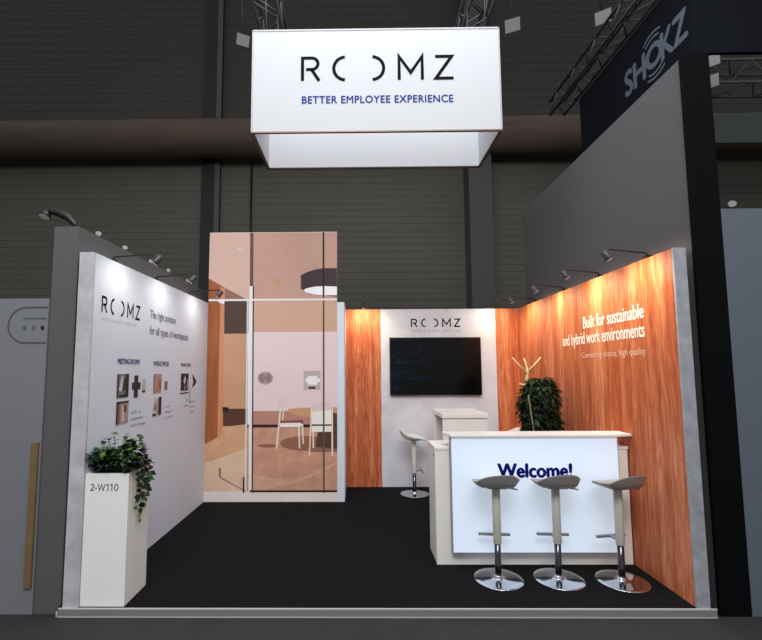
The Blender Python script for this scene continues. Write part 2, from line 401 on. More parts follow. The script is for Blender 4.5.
# ------------------------------------------------------------------ large meeting-room print on the store cupboard
pt = thing('graphic_panel', 'tall upright panel printed with a meeting room behind glass, left of the wood back wall', 'panel', (-1.265, YP, 0))
PX0, PX1, PZ1 = XL + 0.002, -0.4385, 3.405
bm = B(); box(bm, PX0, PX1, YP + 0.004, YP + 0.09, 0.0, PZ1, 0.002); obj('panel_frame', bm, WHITE2, pt)
QA, QB, QC = 2.45977e-06, -1.44235e-02, 6.62092   # height on the panel against rows of the printed picture
def art(u, v, k=0.0):
    t = (v - 232.5) / (502.0 - 232.5)
    ul = 207.5 + (203.8 - 207.5) * t; ur = 337.4 + (337.0 - 337.4) * t
    s = (u - ul) / (ur - ul)
    # vertical foreshortening of a 3.4 m tall panel seen from eye height (1.5 % at most)
    return Vector((PX0 + s * (PX1 - PX0), YP + 0.0035 - k * 0.0005, min(PZ1, max(0.0, QA * v * v + QB * v + QC))))
def cm(name, r, g, b, **k): return mat('print_' + name, srgb(r, g, b), 0.55, spec=0.2, **k)
A = {
 'ceil': cm('ceiling', 198, 158, 144, var=0.05, vscale=0.8), 'ceil2': cm('ceiling_light', 216, 182, 168, var=0.04, vscale=0.8),
 'band': cm('upper_wall', 208, 170, 150, var=0.05, vscale=1), 'wall': cm('pale_wall', 232, 212, 214, var=0.02, vscale=1),
 'dado': cm('dado', 190, 136, 122), 'floor': cm('floor', 204, 154, 130, var=0.2, vscale=5), 'floor2': cm('floor_light', 226, 194, 168, var=0.1, vscale=6),
 'shade': cm('brown_corner', 150, 112, 98), 'floor4': cm('floor_patch', 214, 168, 144, var=0.12, vscale=6), 'floor3': cm('floor_mid', 214, 166, 130, var=0.12, vscale=6),
 'wood': cm('orange_wood', 160, 94, 58, var=0.25, vscale=4, stretch=(6, 1, .4)), 'wood2': cm('tan_wood', 206, 142, 104, var=0.08, vscale=4, stretch=(6, 1, .4)),
 'tan': cm('tan_wall', 200, 156, 124, var=0.07, vscale=2), 'dark': cm('dark_niche', 84, 66, 60), 'dark2': cm('dark_base', 92, 60, 48),
 'blk': cm('black_line', 44, 34, 36), 'skirt': cm('skirting', 58, 36, 34), 'wht': cm('white_frame', 236, 236, 240), 'brn': cm('brown_mullion', 104, 82, 76),
 'lamp': cm('lamp_drum', 66, 54, 58), 'lampw': cm('lamp_glow', 250, 250, 252), 'chair': cm('chair_white', 244, 238, 234), 'chairp': cm('chair_shade', 222, 206, 206),
 'cush': cm('cushion', 140, 84, 78), 'leg': cm('chair_leg', 240, 224, 206), 'table': cm('table_top', 206, 158, 120), 'shad': cm('floor_shadow', 150, 104, 84),
 'ped': cm('table_pedestal', 88, 66, 54), 'grey': cm('display_grey', 190, 178, 176), 'blob': cm('soft_mark', 150, 128, 130), 'blob2b': cm('soft_mark_mid', 176, 154, 156), 'blob2': cm('soft_mark_light', 190, 170, 172), 'white': cm('display_white', 240, 240, 240),
 'strip': cm('sill', 236, 226, 220, var=0.05, vscale=8),
}
def poly(bm, ms, key, pts, k):
    if A[key] not in ms: ms.append(A[key])
    f = bm.faces.new([bm.verts.new(art(u, v, k)) for u, v in pts]); f.material_index = ms.index(A[key])
def Rr(a, b, c, d): return [(a, b), (a, d), (c, d), (c, b)]
def ell(cx, cy, rx, ry, a0=0, a1=360, n=28): return [(cx + rx * math.cos(math.radians(a0 + (a1 - a0) * i / n)), cy - ry * math.sin(math.radians(a0 + (a1 - a0) * i / n))) for i in range(n + (0 if a1 - a0 == 360 else 1))]
def artobj(name, items, parent=pt):
    bm = B(); ms = []
    for key, pts, k in items: poly(bm, ms, key, pts, k)
    return obj(name, bm, ms, parent, normals=False)
PB0, PB1 = 203.8, 337.4
artobj('printed_room', [
    ('ceil', [(207.5, 232.5), (207.3, 300), (337.3, 300), (337.4, 232.5)], 0),
    ('ceil2', [(207.5, 232.5), (206.8, 279), (246, 299), (249, 299), (249, 232.5)], 0.5),
    ('band', Rr(249, 298, 337.3, 333), .9), ('wall', Rr(249, 332, 337.2, 411), 1), ('dado', Rr(249, 410, 337.1, 428), .95),
    ('floor', [(206, 425), (203.9, 492), (337.0, 492), (337.1, 426), (249, 427)], 1.1),
    ('skirt', Rr(246, 424.5, 311, 427.5), 1.5),
    ('wood', [(206.9, 278), (204.6, 444), (219, 436), (221, 430), (222.6, 287)], 1.4),
    ('wood2', [(219, 286), (217, 437), (222.4, 432), (223.4, 288)], 1.7),
    ('tan', Rr(222.4, 300, 247, 411), 1.3), ('shade', [(222.4, 287), (222.4, 300), (247, 300)], 1.25),
    ('dark', Rr(223, 300, 247.5, 333.5), 1.8),
    ('dark2', Rr(221.5, 408.5, 247, 426), 1.6), ('blk', Rr(222, 407, 228, 411.5), 2),
    ('floor3', [(204.7, 445), (221, 435), (222, 427), (247, 424), (247, 448), (204.5, 464)], 1.9),
    ('floor2', [(204.5, 463), (220, 458), (247, 448), (247, 492), (204.0, 492)], 2.0),
    ('floor4', [(253, 474), (290, 481), (312, 474), (337, 462), (337, 464), (300, 482), (258, 491.5), (253, 491.5)], 1.5),
    ('shad', ell(306, 443.5, 26, 7.5), 2.1), ('shad', ell(268, 445.8, 10.5, 1.8), 2.2), ('shad', Rr(310, 438, 337, 452), 2.2),  # furniture shadows drawn into the printed picture as darker floor colour
    ('grey', ell(238.3, 248.3, 3.2, .7), 2), ('wht', ell(238.3, 248.3, 2.4, .4), 2.2), ('tan', Rr(272.5, 277, 280, 285.5), 2),
    ('strip', [(203.9, 491.5), (203.8, 502), (337, 502), (337, 491.5)], 2.4),
])
artobj('printed_ceiling_lamp', [
    ('lamp', [(300.8, 289), (300.6, 275.5)] + [(302 + (337.3 - 302) * i / 8, 275.0 - 6.5 * math.sin(PI / 2 * min(1, i / 5.5)) ** 0.8) for i in range(1, 9)] + [(337.3, 297), (325, 296), (310, 294)], 3),
    ('lampw', [(303.5, 290.5), (306, 288.6), (314, 287), (325, 286.4), (337.3, 287)] + [(337.3, 295.6), (325, 295.7), (314, 294.6), (306, 292.6)], 3.4)])
artobj('printed_wall_display', [('wall', Rr(302.5, 369.5, 321, 391), 3), ('grey', Rr(303.5, 371, 320.5, 390), 3.2), ('white', Rr(307.5, 376, 317.5, 385), 3.4), ('white', Rr(305.5, 378.5, 320, 382.5), 3.5), ('blk', Rr(308.5, 387, 315.5, 389), 3.6)])
artobj('printed_mark', [('blob2', ell(265, 378, 8, 6.6), 3), ('blob2b', ell(265, 378, 7.2, 5.8), 3.1), ('blob', ell(261.6, 378, 3.2, 4.8), 3.3), ('blob', ell(268.2, 378, 3.2, 4.8), 3.4)])
artobj('printed_table', [('table', [(288, 409), (290, 413), (300, 416.5), (311, 417), (337.1, 417), (337.1, 407.5), (300, 408)], 3), ('ped', [(318, 430), (315.5, 447), (333, 449), (337.1, 449), (337.1, 414), (332, 412)], 3.1)])
artobj('printed_chair', [
    ('chairp', [(278, 400), (281, 397.5), (284, 398.5), (285, 408.5), (278.5, 409)], 4), ('leg', [(279.5, 408), (275.8, 448.5), (277.4, 448.5), (281.2, 408)], 4.1),
    ('leg', [(283.4, 408), (281.6, 420), (282.8, 420), (284.6, 408)], 4.1), ('cush', [(280, 421), (303, 419.8), (303.6, 423.5), (280, 425)], 4.2),
    ('chair', [(279.8, 423.2), (300, 422.8), (303, 424.5), (300, 427.2), (280, 427.2)], 4.3), ('leg', [(298, 427), (298.8, 448.5), (300.2, 448.5), (299.8, 427)], 4.1), ('leg', [(301.5, 424), (302.6, 444), (303.8, 444), (303.2, 424)], 4.0)])
artobj('printed_chair', [
    ('chairp', [(311.5, 404), (330.5, 402), (331.8, 421), (311.8, 421)], 4), ('chair', [(311.5, 412), (331.2, 410), (331.8, 424.5), (311.8, 424.5)], 4.1),
    ('blk', Rr(312, 424.5, 332, 426), 4.2), ('chair', Rr(311.5, 426, 332, 432), 4.3), ('leg', [(310.8, 408), (308.8, 456), (310, 456), (312, 408)], 4.4),
    ('leg', [(331.5, 408), (331.4, 456), (333, 456), (333, 408)], 4.4), ('leg', Rr(312.5, 432, 314, 448), 4.2)])
artobj('printed_glass_frame', [
    ('brn', Rr(248.8, 232.5, 252.2, 286), 6), ('wht', Rr(248.6, 285.5, 251.8, 492), 6), ('blk', Rr(251.7, 286, 253, 492), 6.1),
    ('wht', [(207, 298.8), (207, 300.8), (337.3, 300.8), (337.3, 299)], 6.3), ('wht', [(217, 299.2), (217, 302), (222, 304), (223.5, 302), (222, 299.5)], 6.4),
    ('blk', Rr(322.9, 232.5, 324.6, 296), 6.2), ('brn', Rr(322.9, 296, 324.6, 493), 6.2), ('blk', Rr(250, 490.3, 337, 492.3), 6.5),
    ('wht', [(246.0, 300), (245, 492), (246, 492), (247, 300)], 5.9), ('dark', Rr(219.2, 468, 220.6, 477), 6.2), ('blk', Rr(243, 477, 244.6, 493), 6.2), ('dark', [(220.6, 477), (246, 491), (246, 491.6), (220, 477.6)], 6.1)])

# ------------------------------------------------------------------ hanging sign
SX0, SX1, SY0, SY1, SZ0, SZ1 = -1.277, 1.345, 4.35, 5.18, 4.092, 5.238
sg = thing('hanging_sign', 'large white box sign hanging over the booth with black and blue lettering', 'sign', (0.034, 4.76, SZ0))
t = 0.018
bm = B(); box(bm, SX0, SX1, SY0, SY0 + t, SZ0 + .016, SZ1, 0.002); fp = obj('front_panel', bm, SIGNW, sg)
bm = B(); box(bm, SX0 + t, SX1 - t, SY1 - t, SY1, SZ0 + .016, SZ1, 0.002); obj('back_panel', bm, SIGNIN, sg)
bm = B(); box(bm, SX0, SX0 + t, SY0 + t, SY1, SZ0 + .016, SZ1, 0.002); obj('side_panel', bm, SIGNW, sg)
bm = B(); box(bm, SX1 - t, SX1, SY0 + t, SY1, SZ0 + .016, SZ1, 0.002); obj('side_panel', bm, SIGNW, sg)
bm = B()
box(bm, SX0 - .004, SX1 + .004, SY0 - .006, SY0 + .022, SZ0, SZ0 + .016, .002); box(bm, SX0, SX1, SY1 - .022, SY1 + .004, SZ0, SZ0 + .016, .002)
for a, b in ((SX0 - .004, SX0 + .03), (SX1 - .03, SX1 + .004)): box(bm, a, b, SY0 + .022, SY1 - .022, SZ0, SZ0 + .016, .002)
obj('bottom_rail', bm, ALUD, sg)
bm = B()
for a in (SX0 - .004, SX1 - .014): box(bm, a, a + .018, SY0 - .005, SY0 + .0, SZ0 + .017, SZ1, .001)
box(bm, SX0, SX1, SY0 - .005, SY0, SZ1 - .012, SZ1 + .006, .001)
obj('edge_rail', bm, mat('pale_rail', srgb(170, 170, 172), .4), sg)
bm = B(); logo(bm, (-0.757, SY0, 4.662), (1, 0, 0), (0, 0, 1), 1.61, 0.272, thick=.003, wd=3.2); obj('lettering', bm, INK, fp)
bm = B(); text_bm(bm, 'BETTER EMPLOYEE EXPERIENCE', (-0.745, SY0, 4.412), (1, 0, 0), (0, 0, 1), 1.588, 0.084, bold=0.022, thick=.003, space=1.08); obj('tagline', bm, BLUEINK, fp)['label'] = 'blue tagline lettering'
for x in (SX0 + .15, SX1 - .15):
    for y in (SY0 + .009, SY1 - .009):
        bm = B(); tube(bm, [(x, y, SZ1), (x + (0.06 if x > 0 else -.06), y + .05, 6.19)], .006, 6); obj('suspension_cable', bm, TRUSS, sg)

# trusses that carry it
def truss(name, p0, p1, size, label, n):
    p0, p1 = Vector(p0), Vector(p1); d = (p1 - p0); L = d.length; d.normalize()
    side = d.cross(Vector((0, 0, 1))).normalized(); up = Vector((0, 0, 1))
    bm = B(); cs = [(-1, 0), (1, 0), (1, 1), (-1, 1)]
    C = lambda i, s: p0 + d * s + side * (cs[i][0] * size / 2) + up * (cs[i][1] * size)
    th = thing(name, label, 'truss', tuple(p0))
    for i in range(4):
        b2 = B(); tube(b2, [C(i, 0), C(i, L)], .024, 8); obj('chord', b2, TRUSS, th)
    for k in range(n):
        s0, s1 = L * k / n, L * (k + 1) / n
        for i in range(4):
            a, b = (i, (i + 1) % 4) if k % 2 else ((i + 1) % 4, i)
            tube(bm, [C(a, s0), C(b, s1)], .012, 6)
    obj('lattice', bm, TRUSS, th)
    return th
truss('lighting_truss', (-1.33, 4.2, 6.24), (-1.33, 8.0, 6.24), .3, 'dark lattice truss above the left end of the hanging white sign', 13)
truss('lighting_truss', (1.42, 4.2, 6.24), (1.42, 8.0, 6.24), .3, 'dark lattice truss above the right end of the hanging white sign', 13)

# ------------------------------------------------------------------ television
tv = thing('television', 'black flat screen television on the pale back wall under the lettering', 'television', (0.915, YB - 0.06, 1.25))
bm = B(); box(bm, 0.272, 1.556, YB - .055, YB - .022, 1.258, 2.072, .004); obj('casing', bm, TVBODY, tv)
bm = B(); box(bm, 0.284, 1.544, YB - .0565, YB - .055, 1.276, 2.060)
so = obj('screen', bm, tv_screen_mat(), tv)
bm = B(); box(bm, 0.65, 1.18, YB - .022, YB - .0005, 1.45, 1.85, .003); obj('wall_bracket', bm, BLACK, tv)

# ------------------------------------------------------------------ reception counter
ct = thing('reception_counter', 'white reception counter with glowing front panel reading Welcome!', 'counter', (1.29, 3.93, 0))
CX0, CX1, CY0, CY1 = 0.478, 2.098, 3.762, 4.106
bm = B(); box(bm, CX0, CX1, CY0, CY1, 0.0, 0.932, .003); bd = obj('body', bm, WHITE2, ct)
bm = B(); box(bm, CX0 - .006, CX1 + .006, CY0 - .004, CY1 + .006, 0.934, 0.960, .004); obj('body_top', bm, WHITE2, ct)
bm = B(); box(bm, CX0 - .0015, CX0, CY0 + .02, CY1 - .03, .04, .925, .0006); obj('side_door', bm, WHITE, ct)
bm = B(); tube(bm, [(CX0 - .004, CY0 + .05, .885), (CX0, CY0 + .05, .885)], .011, 14); obj('lock', bm, DCHROME, ct)
bm = B(); box(bm, .598, 1.980, 3.692, 3.7605, .118, 1.050, .003); lb = obj('light_box', bm, mat('light_box_casing', srgb(150, 152, 158), .4, metal=.4), ct)
bm = B(); box(bm, .603, 1.975, 3.690, 3.692, .126, 1.046); scn = obj('lit_front', bm, LBOX, lb)
bm = B(); text_bm(bm, 'Welcome!', (.984, 3.690, .726), (1, 0, 0), (0, 0, 1), .605, .115, bold=.05, thick=.002); obj('lettering', bm, NAVY, lb)
bm = B(); prism(bm, [(.598, 3.668), (1.972, 3.668), (2.106, 3.700), (2.106, 3.89), (.562, 3.89), (.575, 3.76)], 1.052, 1.072)
bmesh.ops.bevel(bm, geom=bm.edges[:], offset=.003, segments=2, affect='EDGES'); obj('counter_top', bm, WHITE2, ct)
for x in (.72, 1.30, 1.82):
    bm = B(); tube(bm, [(x, 3.83, .960), (x, 3.83, 1.052)], .018, 14); obj('top_support', bm, CHROME, ct)

# ------------------------------------------------------------------ high table at the back
ht = thing('high_table', 'white bar height table with panel sides behind the reception counter', 'table', (1.1, 5.5, 0))
TX0, TX1, TY0, TY1 = .805, 1.345, 5.15, 5.86
bm = B(); box(bm, TX0, TX1, TY0, TY1, 1.05, 1.10, .004); obj('table_top', bm, WHITE2, ht)
bm = B(); box(bm, TX0 + .01, TX1 - .01, TY0 + .012, TY0 + .052, 0, 1.049, .003); obj('side_panel', bm, WHITE2, ht)
bm = B(); box(bm, TX0 + .01, TX1 - .01, TY1 - .20, TY1 - .012, 0, 1.049, .003); obj('side_panel', bm, WHITE2, ht)
bm = B(); box(bm, TX0 + .16, TX0 + .19, TY0 + .053, TY1 - .201, 0, 1.049, .002); obj('centre_panel', bm, mat('niche_shade', srgb(196, 172, 158), .5), ht)  # brown shade inside the open niche is put into this panel's colour

# ------------------------------------------------------------------ bar stools (back of the seat towards -y)
def seat_bm():
    bm = B(); n, m = 22, 18; top = []; bot = []
    def P(i, j):
        a = -1 + 2 * i / n; b = -1 + 2 * j / m
        # rounded outline
        x = a * math.sqrt(1 - 0.5 * b * b); y = b * math.sqrt(1 - 0.5 * a * a)
        z = .742 + .006 * a * a
        if b < 0: z += .086 * (-b) ** 1.5 * (1 - .40 * a ** 4)
        else: z -= .034 * b * b
        c = max(0, -a) * max(0, -b)      # lip drawn out to one back corner
        return Vector((x * .18 - .052 * c ** 1.3, y * .165 - (0.03 if b < 0 else 0) * b * b, z - .034 * c ** 1.5))
    for i in range(n + 1):
        top.append([bm.verts.new(P(i, j)) for j in range(m + 1)])
    for i in range(n + 1):
        row = []
        for j in range(m + 1):
            p = P(i, j); a = -1 + 2 * i / n; b = -1 + 2 * j / m
            e = max(abs(a), abs(b))
            row.append(bm.verts.new(Vector((p.x * .975, p.y * .975, .704 + (p.z - .010 - .704) * (.06 * e + .94 * e ** 6)))))
        bot.append(row)
    for g, fl in ((top, 0), (bot, 1)):
        for i in range(n):
            for j in range(m):
                q = [g[i][j], g[i + 1][j], g[i + 1][j + 1], g[i][j + 1]]
                bm.faces.new(q[::-1] if fl else q).smooth = True
    ring = [(i, 0) for i in range(n)] + [(n, j) for j in range(m)] + [(i, m) for i in range(n, 0, -1)] + [(0, j) for j in range(m, 0, -1)]
    for k in range(len(ring)):
        a, b = ring[k], ring[(k + 1) % len(ring)]
        bm.faces.new((top[a[0]][a[1]], top[b[0]][b[1]], bot[b[0]][b[1]], bot[a[0]][a[1]])).smooth = True
    return bm
def make_stool(label, group):
    s = thing('bar_stool', label, 'stool', (0, 0, 0), group)
    obj('seat', seat_bm(), SEATM, s, local=True)
    bm = B(); lathe(bm, [(0, 0), (.181, 0), (.185, .003), (.183, .006), (.150, .0075), (.06, .010), (.034, .014), (.034, .034), (0, .034)], seg=56); obj('base', bm, CHROME, s, local=True)
    bm = B(); lathe(bm, [(.024, .03), (.024, .30), (0, .30)], seg=24); obj('column', bm, DCHROME, s, local=True)
    bm = B(); lathe(bm, [(0, .268), (.029, .268), (.031, .272), (.031, .70), (.026, .705), (0, .705)], seg=28); obj('column_sleeve', bm, SLEEVE, s, local=True)
    bm = B(); box(bm, -.075, .075, -.06, .06, .690, .712, .006); obj('seat_plate', bm, SEATM, s, local=True)
    bm = B(); tube(bm, [(.05, -.01, .697), (.12, -.03, .690), (.155, -.05, .688)], .006, 8); obj('height_lever', bm, SEATM, s, local=True)
    bm = B(); box(bm, -.018, .018, .025, .10, .292, .309, .004); box(bm, -.125, .125, .088, .112, .290, .311, .006); obj('footrest', bm, mat('footrest_grey', srgb(150, 154, 158), .3, metal=.5), s, local=True)
    return s
g1 = 'bar stools in front of the reception counter'
s0 = make_stool('leftmost of the three bar stools before the glowing counter front', g1)
s0.location = (.906, 3.51, 0); s0.rotation_euler = (0, 0, math.radians(-4))
def stool(x, y, a, label, grp=None):
    c = copy_tree(s0); c.location = (x, y, 0); c.rotation_euler = (0, 0, math.radians(a)); c['label'] = label
    if grp: c['group'] = grp
    elif 'group' in c: del c['group']
    return c
stool(1.370, 3.51, -4, 'middle one of the three bar stools before the glowing counter front', g1)
s3 = stool(1.836, 3.48, 10, 'rightmost of the three bar stools, nearest the wooden side wall', g1)
s4 = stool(.556, 5.835, -90, 'white bar stool alone beside the back wall, left of the high white table')
s5 = stool(1.60, 5.41, 80, 'white bar stool behind the counter, only its raised seat lip showing beside the bushy plant')
s5.scale = (1, 1, 1.10)
WSEAT = mat('white_stool_plastic', srgb(226, 224, 220), .4)
for s in (s4, s5):
    for ch in s.children:
        if ch.name.startswith('seat') or ch.name.startswith('column_sleeve'):
            ch.data = ch.data.copy(); ch.data.materials[0] = WSEAT

# ------------------------------------------------------------------ plants
def leaf(bm, p, d, up, L, W, mi=0, heart=False):
    d = d.normalized(); s = d.cross(up)
    if s.length < 1e-3: s = d.cross(Vector((1, 0, 0)))
    s.normalize(); n = s.cross(d).normalized()
    prof = [(0, .10), (.12, .62), (.35, 1.0), (.65, .68), (.88, .25)] if heart else [(0, .08), (.25, .7), (.5, 1.0), (.75, .65), (.92, .22)]
    mid = []; l = []; r = []
    for t_, w_ in prof:
        c = p + d * (L * t_) - n * (L * .35 * t_ * t_)
        mid.append(bm.verts.new(c)); l.append(bm.verts.new(c + s * W * w_ * .5 + n * W * .10 * w_)); r.append(bm.verts.new(c - s * W * w_ * .5 + n * W * .10 * w_))
    tip = bm.verts.new(p + d * L - n * (L * .38))
    for i in range(len(prof) - 1):
        for q in ((mid[i], l[i], l[i + 1], mid[i + 1]), (r[i], mid[i], mid[i + 1], r[i + 1])):
            f = bm.faces.new(q); f.material_index = mi; f.smooth = True
    for q in ((mid[-1], l[-1], tip), (r[-1], mid[-1], tip)):
        f = bm.faces.new(q); f.material_index = mi
rv = lambda s=1.0: Vector((random.uniform(-s, s), random.uniform(-s, s), random.uniform(-s, s)))

# tall white plinth planter with trailing ivy
PLX0, PLX1, PLY0, PLY1, PLZ = -2.090, -1.783, 3.112, 3.420, .893
pl = thing('plinth_planter', 'tall white plinth planter marked 2-W110 at the front left corner', 'planter', ((PLX0 + PLX1) / 2, (PLY0 + PLY1) / 2, 0))
bm = B(); box(bm, PLX0, PLX1, PLY0, PLY1, 0, PLZ - .0205, .003); obj('plinth', bm, WHITE, pl)
bm = B()
for a in ((PLX0, PLX1, PLY0, PLY0 + .02), (PLX0, PLX1, PLY1 - .02, PLY1), (PLX0, PLX0 + .02, PLY0 + .0205, PLY1 - .0205), (PLX1 - .02, PLX1, PLY0 + .0205, PLY1 - .0205)): box(bm, *a, PLZ - .02, PLZ, .001)
obj('rim', bm, WHITE, pl)
bm = B(); box(bm, PLX0 + .021, PLX1 - .021, PLY0 + .021, PLY1 - .021, PLZ - .02, PLZ - .008); obj('soil', bm, SOIL, pl)
bm = B(); 
Pp = lambda a, b: (-2.050 + a * .00165, PLY0 - .0012, .775 + b * .00165)
arc_ = lambda cx, cy, rx, ry, a0, a1, k=14: [(cx + rx * math.cos(math.radians(a0 + (a1 - a0) * i / k)), cy + ry * math.sin(math.radians(a0 + (a1 - a0) * i / k))) for i in range(k + 1)]
stroke(bm, arc_(8, 21.5, 6.2, 6.5, 170, -25) + [(2, 3.5), (2, 2), (16, 2)], 3.4, Pp)
stroke(bm, [(19, 11.5), (28, 11.5)], 3.4, Pp)
stroke(bm, [(31, 29), (39, 2), (46.5, 27), (54, 2), (62, 29)], 3.4, Pp)
for a in (67, 84): stroke(bm, [(a, 22), (a + 7.5, 28), (a + 7.5, 0)], 3.4, Pp)
stroke(bm, arc_(110, 14.5, 7.5, 13.0, 0, 360, 24), 3.4, Pp); obj('lettering', bm, INK, pl)
iv = thing('ivy_plant', 'leafy green ivy growing from the top of the tall white plinth planter, vines trailing right', 'plant', ((PLX0 + PLX1) / 2, (PLY0 + PLY1) / 2, PLZ - .008))
bm = B()
for k in range(620):
    x = random.uniform(PLX0 + .01, PLX1 + .02); y = random.uniform(PLY0 + .0, PLY1 - .02)
    fx = (x - (PLX0 + PLX1) / 2 + .01) / .19; fy = (y - (PLY0 + PLY1) / 2) / .24
    hh = .20 * max(.1, 1 - abs(fx) ** 2.6 - .5 * fy * fy) * (0.85 + .2 * math.sin(22 * x + 9 * y))
    z = PLZ + .012 + random.random() ** .7 * hh
    d = Vector((random.uniform(-1, 1), random.uniform(-1, .6), random.uniform(-.2, .9)))
    leaf(bm, Vector((x, y, z)), d, Vector((0, 0, 1)), random.uniform(.035, .06), random.uniform(.03, .048), random.choice([0, 0, 1, 2, 2, 2]) if z > PLZ + .07 else 2, True)
# raised shoots
sh = B()
for (x, y, h_) in ((-1.985, 3.25, .27), (-1.915, 3.28, .25), (-2.04, 3.22, .20), (-1.84, 3.36, .235), (-1.80, 3.3, .18), (-2.05, 3.3, .22)):
    p = Vector((x, y, PLZ)); pts = [p + Vector((.02 * math.sin(3 * q), .0, h_ * q)) for q in (0, .25, .5, .75, 1)]
    tube(sh, pts, .0025, 5)
    for q in range(9):
        f = .35 + .65 * q / 8; c = p + Vector((.02 * math.sin(3 * f), 0, h_ * f))
        leaf(bm, c, Vector((random.uniform(-1, 1), random.uniform(-1, .5), random.uniform(-.2, .8))), Vector((0, 0, 1)), .04, .038, random.choice([0, 2]), True)
# hanging vines down the right side
for (x, y, L_, lean) in ((-1.772, 3.18, .24, .008), (-1.772, 3.24, .35, .012), (-1.768, 3.31, .26, .015), (-1.77, 3.36, .13, .01)):
    pts = [Vector((x - .07, y, PLZ + .03)), Vector((x - .02, y, PLZ + .045)), Vector((x + .012, y, PLZ + .01))]
    for q in range(1, 7): pts.append(Vector((x + .012 + lean * math.sin(q * .7) * .8, y + .012 * math.sin(q * 1.7), PLZ + .01 - L_ * q / 6)))
    tube(sh, pts, .0022, 5)
    for q in range(int(L_ / .032)):
        f = q / max(1, int(L_ / .032) - 1); zz = PLZ + .0 - L_ * f
        c = Vector((x + .014 + lean * math.sin(f * 4.2) * .8, y, zz))
        mi = 1 if f > .78 else random.choice([0, 2, 2])
        sz = (.05 if f < .78 else .032) * random.uniform(.8, 1.1)
        leaf(bm, c, Vector((random.uniform(.0, .7), random.uniform(-.8, .4), random.uniform(-.9, .1))), Vector((.4, -1, .3)), sz, sz * .9, mi, True)
for v in bm.verts:
    if v.co.x < XL + .004: v.co.x = XL + .004
    if v.co.z < PLZ + .001 and PLX0 - .01 < v.co.x < PLX1 + .002 and v.co.y > PLY0 - .002: v.co.x = max(v.co.x, PLX1 + .003) if v.co.x > PLX1 - .03 else v.co.x
obj('foliage', bm, [LEAF, LEAF2, LEAFD], iv, normals=False); obj('vine', sh, STEM, iv)

# bushy plant in the back right corner
BX, BY = 1.775, 4.72
bp = thing('bushy_plant', 'dense dark green bushy plant behind the right end of the counter', 'plant', (BX, BY, 0))
bm = B(); lathe(bm, [(0, 0), (.115, 0), (.12, .01), (.15, .30), (.155, .31), (.142, .315), (.135, .28), (0, .28)], (BX, BY, 0), 32); obj('pot', bm, WHITE2, bp)
bm = B()
for dx, dy, ph in ((-.03, 0, 0), (.03, .02, 2), (0, -.03, 4), (-.09, -.1, 1)):
    tube(bm, [(BX + dx * .6, BY + dy * .6, .28), (BX + dx + .012 * math.sin(ph), BY + dy, .6), (BX + dx * 1.6 + .01, BY + dy * 1.5, .95), (BX + dx * 2.2, BY + dy * 2, 1.35)], [.014, .012, .010, .005], 7)
obj('stem', bm, STEM, bp)
bm = B()
for k in range(3600):
    z = .80 + .72 * random.random() ** .95
    f = (z - .80) / .72
    rad = .200 * (min(1, .90 + .2 * f) if f < .62 else math.sqrt(max(.02, 1 - ((f - .62) / .42) ** 2)) * 1.02)
    a = random.uniform(0, 2 * PI); rr = rad * math.sqrt(random.uniform(.12, 1))
    if f > .75: rr *= random.uniform(.85, 1.05)
    p = Vector((BX + .02 * math.sin(z * 9) + rr * math.cos(a), BY + rr * math.sin(a), z))
    d = Vector((math.cos(a) + random.uniform(-.6, .6), math.sin(a) + random.uniform(-.6, .6), random.uniform(-1.1, .45)))
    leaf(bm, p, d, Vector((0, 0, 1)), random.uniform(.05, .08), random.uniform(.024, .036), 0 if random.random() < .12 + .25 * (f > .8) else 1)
for q in range(14):
    a = random.uniform(-1.9, .9); p = Vector((BX + .20 * math.cos(a), BY + .20 * math.sin(a), random.uniform(1.0, 1.46)))
    for j in range(4): leaf(bm, p + Vector((math.cos(a), math.sin(a), -.2)) * .012 * j, Vector((math.cos(a), math.sin(a), random.uniform(-.5, .6))) + rv(.4), Vector((0, 0, 1)), .06, .02, 1)
for v in bm.verts:
    if v.co.x > XR - .006: v.co.x = XR - .006 - random.random() * .004
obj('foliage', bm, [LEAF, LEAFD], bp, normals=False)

# coat stand behind it
cs = thing('coat_stand', 'pale wooden coat stand with branching arms behind the bushy plant', 'coat stand', (1.790, 5.12, 0))
bm = B(); lathe(bm, [(0, 0), (.125, 0), (.128, .006), (.12, .02), (.03, .03), (0, .03)], (1.790, 5.12, 0), 32); obj('base', bm, PALEWOOD, cs)
bm = B(); tube(bm, [(1.790, 5.12, .02), (1.790, 5.12, .9), (1.792, 5.12, 1.45), (1.805, 5.12, 1.60), (1.792, 5.13, 1.68), (1.778, 5.14, 1.745)], [.024, .022, .022, .018, .012, .010], 12); obj('pole', bm, PALEWOOD, cs)
for pts in ([(1.810, 5.12, 1.55), (1.725, 5.10, 1.64), (1.620, 5.08, 1.75)], [(1.803, 5.12, 1.58), (1.888, 5.10, 1.67), (1.962, 5.10, 1.755)], [(1.792, 5.12, 1.43), (1.737, 5.10, 1.435), (1.699, 5.10, 1.45)]):
    bm = B(); tube(bm, pts, [.014, .011, .009], 8); obj('hook_arm', bm, PALEWOOD, cs)

